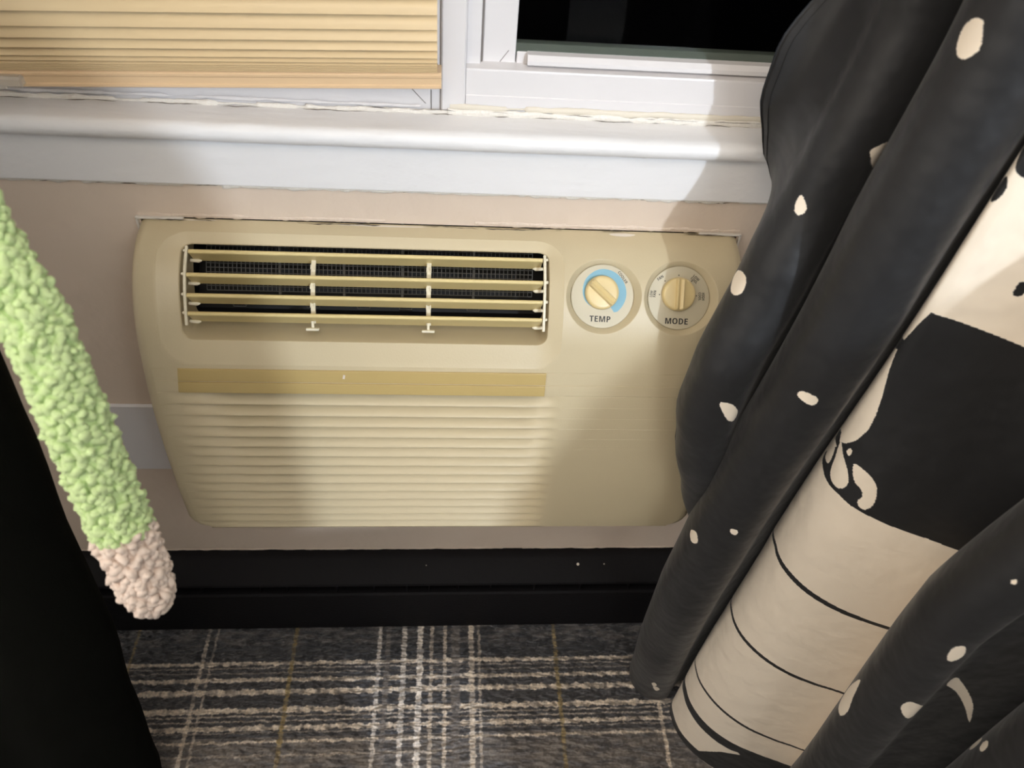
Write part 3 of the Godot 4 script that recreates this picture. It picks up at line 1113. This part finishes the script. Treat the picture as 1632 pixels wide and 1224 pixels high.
func stroke(img: Image, pts: Array, w0: float, w1: float, c: Color, sc: float) -> void:
	var k := cat2(PackedVector2Array(pts), 10)
	var a := PackedVector2Array()
	var b := PackedVector2Array()
	for i in k.size():
		var t := float(i) / (k.size() - 1)
		var d := (k[mini(i + 1, k.size() - 1)] - k[maxi(i - 1, 0)]).normalized()
		var w := lerpf(w0, w1, sin(PI * clampf(t * 0.85 + 0.1, 0.0, 1.0))) * 0.5
		a.append(k[i] + Vector2(-d.y, d.x) * w)
		b.insert(0, k[i] - Vector2(-d.y, d.x) * w)
	a.append_array(b)
	fill_poly(img, a, c, sc)

func curtain_print() -> ImageTexture:
	var sc := 1.6
	var img := Image.create(2000, 1920, false, Image.FORMAT_RGB8)
	var blk := c8(33, 33, 34)
	var crm := c8(242, 229, 210)
	img.fill(blk)
	# pale panel on the broad fold
	img.fill_rect(Rect2i(int(470 * sc), 0, int(320 * sc), 1920), crm)
	# dark block with a curled lower edge
	fill_poly(img, PackedVector2Array(poly([519, 907, 512, 891, 506, 870, 480, 868, 480, 850, 505, 858, 513, 836, 526, 808, 533, 784, 535, 766, 530, 747, 521, 735, 511, 729, 505, 738, 498, 738, 500, 726, 512, 722, 500, 700, 504, 692, 512, 687, 521, 683, 536, 681, 551, 681, 566, 679, 596, 680, 646, 681, 666, 680, 800, 684, 800, 878, 613, 899])), blk, sc)
	for q in [[504, 712, 508, 722, 514, 712, 516, 698, 508, 697, 503, 702], [512, 731, 525, 724, 540, 714, 549, 704, 551, 696, 547, 688, 539, 686, 529, 690, 523, 699, 520, 709], [544, 724, 559, 724, 572, 719, 580, 709, 584, 694, 580, 684, 573, 684, 569, 689, 570, 697, 565, 703, 556, 706, 548, 714], [529, 735, 534, 734, 534, 727, 528, 729]]:
		fill_poly(img, ring2(poly(q)), crm, sc)
	for q in [[495, 1062, 501, 1052, 512, 1042, 540, 1038, 580, 1042, 590, 1120, 540, 1130, 500, 1100], [503, 1036, 513, 1029, 512, 1019, 503, 1014, 495, 1020, 496, 1030], [576, 953, 584, 953, 585, 943, 577, 941]]:
		fill_poly(img, ring2(poly(q)), blk, sc)
	stroke(img, poly([460, 543, 512, 539, 528, 535, 550, 532, 575, 529, 606, 527, 634, 526, 673, 526, 800, 528]), 2.5, 8.0, blk, sc)
	stroke(img, poly([460, 378, 506, 373, 524, 368, 546, 365, 574, 363, 608, 361, 645, 361, 678, 364, 800, 368]), 2.5, 6.5, blk, sc)
	stroke(img, poly([460, 202, 501, 197, 521, 192, 546, 189, 578, 185, 615, 181, 650, 180, 688, 182, 800, 184]), 2.5, 6.0, blk, sc)
	fill_poly(img, ring2(poly([460, 136, 503, 128, 531, 121, 561, 117, 593, 116, 621, 117, 680, 120, 800, 122, 800, 60, 800, 8, 640, 8, 470, 8, 460, 60])), blk, sc)
	fill_poly(img, PackedVector2Array(poly([455, 116, 500, 108, 531, 100, 561, 94, 593, 92, 612, 93, 622, 97, 626, 92, 616, 84, 604, 72, 590, 48, 578, 26, 540, 22, 500, 24, 455, 28])), crm, sc)
	# scattered drops
	for q in [[271, 1132, 278, 1133, 282, 1127, 286, 1118, 284, 1112, 278, 1107, 271, 1108, 265, 1115, 264, 1125], [94, 1004, 98, 1010, 108, 1012, 122, 1004, 126, 990, 110, 988], [58, 956, 66, 950, 68, 944, 64, 939, 58, 941, 56, 949], [24, 864, 36, 870, 46, 868, 49, 857, 43, 849, 33, 847, 23, 851, 20, 856],
		[82, 744, 94, 741, 107, 726, 106, 715, 96, 719, 86, 731, 80, 740], [296, 801, 301, 804, 312, 803, 315, 797, 312, 792, 303, 793, 296, 796], [266, 536, 276, 544, 283, 534, 280, 526, 274, 523, 267, 528], [310, 587, 316, 588, 319, 583, 317, 578, 311, 581], [308, 91, 312, 101, 317, 89, 313, 77], [312, 75, 319, 79, 324, 66, 319, 56],
		[838, 562, 845, 534, 850, 512, 846, 492, 834, 487, 824, 494, 823, 514, 829, 538], [884, 700, 884, 713, 890, 719, 895, 706, 892, 694, 887, 692], [884, 592, 888, 608, 903, 601, 906, 587, 897, 574], [925, 622, 928, 637, 946, 617, 963, 591, 971, 572, 976, 552, 960, 580, 941, 607], [1094, 571, 1084, 569, 1090, 593, 1098, 596, 1099, 582], [1103, 606, 1106, 616, 1112, 618, 1114, 611, 1111, 603, 1106, 601], [871, 805, 873, 808, 875, 804, 873, 802], [160, 420, 164, 428, 168, 416, 164, 410]]:
		fill_poly(img, ring2(poly(q)), crm, sc, 0.7)
	return ImageTexture.create_from_image(img)

func build_curtains() -> void:
	var c := thing("curtain", "black curtain with cream drops and a pale banded panel hanging right of the air conditioner", "curtain", Vector3(.42, 0, .22))
	var m := StandardMaterial3D.new()
	m.albedo_texture = curtain_print()
	m.texture_repeat = false
	m.roughness = 0.5
	m.rim_enabled = true
	m.rim = 0.25
	m.rim_tint = 0.0
	m.metallic_specular = 0.4
	m.cull_mode = BaseMaterial3D.CULL_DISABLED
	m.normal_enabled = true
	m.normal_texture = noise_tex(71, 0.06, 512, true, 5.0, 3)
	m.normal_scale = 0.12
	var refp := cat2(curtain_plan(0.6), 6)
	var su := PackedFloat32Array([0.0])
	for i in range(1, refp.size()):
		su.append(su[i - 1] + refp[i].distance_to(refp[i - 1]))
	var ys := []
	var y := 0.006
	while y < 1.3:
		ys.append(y)
		y += 0.013
	while y < 2.3:
		ys.append(y)
		y += 0.08
	var rows := []
	var uvs := []
	for yy in ys:
		var p := cat2(curtain_plan(yy), 6)
		var r := PackedVector3Array()
		var u := PackedVector2Array()
		for i in p.size():
			var k := 0.0006 * fn.get_noise_2d(su[i] * 700.0, yy * 200.0)
			r.append(Vector3(p[i].x + k, yy, p[i].y + k))
			u.append(Vector2((su[i] - 0.062 * smoothstep(0.42, 0.50, su[i])) / 1.25, (1.2 - yy) / 1.2))
		rows.append(r)
		uvs.append(u)
	var mb := MB.new()
	mb.grid(rows, false, uvs)
	put("cloth", mb, m, c, 80.0, CAM)
	# bound edge with its row of stitching
	mb = MB.new()
	var st := MB.new()
	rows = []
	var line := []
	var rad := []
	for yy in ys:
		var e := ks(K0, yy)
		var p := cat2(curtain_plan(yy), 6)
		var d := (p[2] - p[0]).normalized()
		var b := PackedVector3Array()
		for q in [[-.004, 0.0], [-.0035, .0018], [-.001, .0026], [.004, .0024], [.0062, .0012], [.0064, -.001]]:
			var w: Vector2 = e + d * q[0] + Vector2(-d.y, d.x) * -q[1]
			b.append(Vector3(w.x, yy, w.y))
		rows.append(b)
	mb.grid(rows)
	put("edge_binding", mb, M.hem, c, 40.0, CAM)
	mb = MB.new()
	mb.tube([Vector3(.3345, .020, .134), Vector3(.331, .012, .140), Vector3(.3275, .004, .147)], [.0012, .0012, .0006], 6)
	put("loose_thread", mb, M.speck, c)
	M.heater.metallic_specular = 0.25
	# left curtain: only its plain dark edge reaches into the picture
	var l := thing("curtain", "plain black curtain edge hanging at the left, behind the green plush limb", "curtain", Vector3(-.6, 0, .28))
	var kl := [Vector3(0, -.420, .30), Vector3(.05, -.412, .30), Vector3(.28, -.388, .30), Vector3(.47, -.362, .30), Vector3(.625, -.353, .30), Vector3(.78, -.336, .30), Vector3(.9, -.327, .30), Vector3(1.3, -.315, .30), Vector3(2.3, -.36, .30)]
	rows = []
	for i in 58:
		var yy := 0.006 + 2.29 * i / 57.0
		var e := ks(kl, yy) + Vector2(-.008, 0)
		var p := PackedVector2Array([e + Vector2(-.10, -.07), e + Vector2(-.03, -.045), e, e + Vector2(-.03, .03), e + Vector2(-.09, .045), e + Vector2(-.16, .035), e + Vector2(-.22, .045), e + Vector2(-.28, .06), e + Vector2(-.34, .045), e + Vector2(-.40, .05), e + Vector2(-.5, .06)])
		p = cat2(p, 8)
		var r := PackedVector3Array()
		for q in p:
			r.append(Vector3(q.x, yy, q.y))
		rows.append(r)
	mb = MB.new()
	mb.grid(rows)
	put("cloth", mb, M.dark_cloth, l, 80.0, CAM)

# ---------------------------------------------------------------- plush limb
func build_plush() -> void:
	var o := thing("plush_limb", "pale green curly fleece plush limb with a cream tip, dangling in front at the left", "plush toy", Vector3(-.22, .72, .42))
	# axis in metres, hanging a little towards the room at its foot
	var ax := [Vector3(-0.2808, 1.0506, 0.3302), Vector3(-0.2714, 1.0158, 0.3446), Vector3(-0.2539, 0.9796, 0.3612), Vector3(-0.2467, 0.9389, 0.3741), Vector3(-0.2416, 0.8919, 0.3859), Vector3(-0.2375, 0.8481, 0.3943), Vector3(-0.2327, 0.8097, 0.4047), Vector3(-0.2251, 0.7758, 0.4179), Vector3(-0.2196, 0.7435, 0.4294)]
	var rr := [.0190, .0192, .0192, .0196, .0204, .0210, .0212, .0208, .0206]
	var cv := Curve3D.new()
	for i in ax.size():
		var a: Vector3 = ax[maxi(i - 1, 0)]
		var b: Vector3 = ax[mini(i + 1, ax.size() - 1)]
		cv.add_point(ax[i], -(b - a) / 6.0, (b - a) / 6.0)
	var L := cv.get_baked_length()
	var cut := cv.get_closest_offset(Vector3(-0.2338, 0.8135, 0.4036)) / L
	rng.seed = 77
	var ico := SphereMesh.new()
	ico.radial_segments = 9
	ico.rings = 5
	ico.radius = 1.0
	ico.height = 2.0
	var ia := ico.get_mesh_arrays()
	var iv: PackedVector3Array = ia[Mesh.ARRAY_VERTEX]
	var ii: PackedInt32Array = ia[Mesh.ARRAY_INDEX]
	for part in 2:
		var t0 := 0.0 if part == 0 else cut - 0.002
		var t1 := cut + 0.004 if part == 0 else 1.0
		# cloth core
		var rows := []
		var frames := []
		for i in 61:
			var t := lerpf(t0, t1, i / 60.0)
			var c := cv.sample_baked(t * L, true)
			var d := (cv.sample_baked(minf(t * L + .004, L), true) - cv.sample_baked(maxf(t * L - .004, 0.0), true)).normalized()
			var u := d.cross(Vector3(1, 0.2, 0)).normalized()
			var fi := t * 8.0
			var k := clampi(int(fi), 0, 7)
			var r := lerpf(rr[k], rr[k + 1], fi - k)
			if t > 0.90:
				var e := (t - 0.90) / 0.10
				r = .0206 * sqrt(maxf(1.0 - e * e * 0.995, 0.0004))
			frames.append([c, u, d.cross(u), r, d])
			var row := PackedVector3Array()
			for j in 40:
				var a := TAU * j / 40.0
				row.append(c + (u * cos(a) + d.cross(u) * sin(a)) * (r - 0.0035))
			rows.append(row)
		var mb := MB.new()
		mb.grid(rows, true)
		for j in 40:
			mb.tri(frames[0][0], rows[0][j], rows[0][(j + 1) % 40])
			mb.tri(frames[60][0], rows[60][(j + 1) % 40], rows[60][j])
		var core := mb.mesh(o.position, 75.0)
		# curls of pile, packed over the core
		var pv := PackedVector3Array()
		var pn := PackedVector3Array()
		var px3 := PackedInt32Array()
		var count := int((t1 - t0) * L * TAU * 0.0225 / (0.0054 * 0.0054))
		for q in count:
			var t := (q + rng.randf()) / count
			var f = frames[clampi(int(t * 60.0), 0, 59)]
			var f2 = frames[clampi(int(t * 60.0) + 1, 0, 60)]
			var w := t * 60.0 - int(t * 60.0)
			var a := fmod(q * 2.399963 + rng.randf_range(-0.35, 0.35), TAU)
			var r: float = lerpf(f[3], f2[3], w)
			var dir: Vector3 = (f[1] * cos(a) + f[2] * sin(a)).normalized()
			if part == 1 and t > 0.72:
				dir = (dir + f[4] * (t - 0.72) * 3.0).normalized()
			var lift := rng.randf_range(-0.0016, 0.0010)
			var p: Vector3 = f[0].lerp(f2[0], w) + (f[1] * cos(a) + f[2] * sin(a)) * (r - 0.0026 + lift)
			var bs := Basis(Vector3(rng.randf_range(-1, 1), rng.randf_range(-1, 1), rng.randf_range(-1, 1)).normalized(), rng.randf_range(0, TAU))
			var s := rng.randf_range(0.0028, 0.0044)
			var sc := Vector3(s * rng.randf_range(0.8, 1.0), s * rng.randf_range(1.0, 1.5), s * rng.randf_range(0.75, 1.0))
			var base := pv.size()
			for v in iv:
				var g := v * sc
				g *= 1.0 + 0.22 * sin(v.x * 4.0 + q) * sin(v.y * 3.0 + q * 0.7)
				pv.append(p + bs * g - o.position)
				pn.append((bs * (v / sc)).normalized())
			for k in ii:
				px3.append(base + k)
		var arr := []
		arr.resize(Mesh.ARRAY_MAX)
		arr[Mesh.ARRAY_VERTEX] = pv
		arr[Mesh.ARRAY_NORMAL] = pn
		arr[Mesh.ARRAY_INDEX] = px3
		core.add_surface_from_arrays(Mesh.PRIMITIVE_TRIANGLES, arr)
		var mi := MeshInstance3D.new()
		mi.name = "fleece" if part == 0 else "fleece_tip"
		mi.mesh = core
		mi.material_override = M.plush if part == 0 else M.plush_tip
		mi.set_meta("label", "pale green curly fleece" if part == 0 else "cream fleece tip")
		o.add_child(mi, true)

# ---------------------------------------------------------------- scene
var cam: Camera3D

func lamp(called: String, pos: Vector3, r: float, energy: float, col: Color) -> void:
	var o := struct_node(called, pos)
	var mb := MB.new()
	var prof := PackedVector2Array()
	for i in 13:
		var a := PI * i / 12.0 - PI / 2
		prof.append(Vector2(maxf(cos(a) * r, .0001), sin(a) * r))
	mb.lathe(prof, Transform3D(Basis.IDENTITY, pos), 24)
	put("unseen_bulb", mb, M.lamp, o, 60.0)
	var l := OmniLight3D.new()
	l.name = "unseen_bulb_light"
	l.light_color = col
	l.light_energy = energy
	l.light_size = r
	l.omni_range = 12.0
	l.omni_attenuation = 2.0
	l.shadow_enabled = true
	o.add_child(l)

# an unseen glowing panel, out of view just behind its area light
func panel(called: String, l: AreaLight3D) -> void:
	var o := struct_node(called, l.position)
	var mb := MB.new()
	mb.box(Vector3(0, 0, .02), Vector3(l.area_size.x, l.area_size.y, .02), .004, l.transform)
	put("unseen_glow_panel", mb, M.panel, o)

func _ready() -> void:
	make_materials()
	cam = Camera3D.new()
	cam.name = "camera"
	cam.position = CAM
	cam.rotation = Vector3(deg_to_rad(-44.456), deg_to_rad(-6.841), deg_to_rad(5.511))
	cam.fov = rad_to_deg(2.0 * atan(612.0 / 1226.0))
	cam.near = 0.02
	cam.far = 30.0
	var optics := CameraAttributesPhysical.new()
	optics.frustum_focal_length = 24.04
	optics.frustum_focus_distance = 0.97
	optics.exposure_aperture = 7.0
	optics.frustum_near = 0.02
	optics.frustum_far = 30.0
	cam.attributes = optics
	add_child(cam)
	cam.current = true
	var we := WorldEnvironment.new()
	we.name = "environment"
	var env := Environment.new()
	env.background_mode = Environment.BG_COLOR
	env.background_color = Color(0.004, 0.004, 0.005)
	env.tonemap_mode = Environment.TONE_MAPPER_LINEAR
	env.tonemap_exposure = 1.0
	env.sdfgi_enabled = true
	env.ssao_enabled = true
	env.ssil_enabled = true
	we.environment = env
	add_child(we)
	lamp("unseen_key_lamp", Vector3(1.10, 2.0, 3.0), 0.035, 5.1, c8(226, 239, 255))  # out of view, placed to light the middle of the wall
	# broad unseen overhead light, placed to light the shaded wall and sill
	var al := AreaLight3D.new()
	al.name = "unseen_overhead_light"
	al.area_size = Vector2(1.5, 0.8)
	al.light_color = c8(255, 249, 241)
	al.light_energy = 0.25
	al.position = Vector3(-.25, 2.40, .80)
	al.rotation = Vector3(-PI / 2, 0, 0)
	al.shadow_enabled = true
	add_child(al)
	# soft unseen light at the left, placed to light the curtain and plush
	var sl := AreaLight3D.new()
	sl.name = "unseen_side_light"
	sl.area_size = Vector2(0.6, 0.8)
	sl.light_color = c8(255, 244, 230)
	sl.light_energy = 0.9
	add_child(sl)
	sl.look_at_from_position(Vector3(-1.35, 1.3, .95), Vector3(.42, .45, .28))
	sl.shadow_enabled = true
	# unseen warm light above and behind the camera, placed to brighten sill and apron
	var hl := AreaLight3D.new()
	hl.name = "unseen_upper_light"
	hl.area_size = Vector2(0.7, 0.5)
	hl.light_color = c8(255, 240, 222)
	hl.light_energy = 0.6
	add_child(hl)
	hl.look_at_from_position(Vector3(-.2, 1.95, 1.1), Vector3(0, .85, 0))
	hl.shadow_enabled = true
	panel("unseen_light_panel", al)
	panel("unseen_side_panel", sl)
	panel("unseen_light_panel", hl)

	rng.seed = 5
	fn.seed = 12
	fn.noise_type = FastNoiseLite.TYPE_SIMPLEX_SMOOTH
	fn.frequency = 0.02
	fn.fractal_octaves = 3
	fc.seed = 4
	fc.noise_type = FastNoiseLite.TYPE_CELLULAR
	fc.frequency = 0.105
	fc.fractal_type = FastNoiseLite.FRACTAL_NONE
	fc.cellular_return_type = FastNoiseLite.RETURN_DISTANCE
	build_room()
	build_ac()
	build_heater()
	build_floor()
	build_curtains()
	build_blind()
	build_plush()
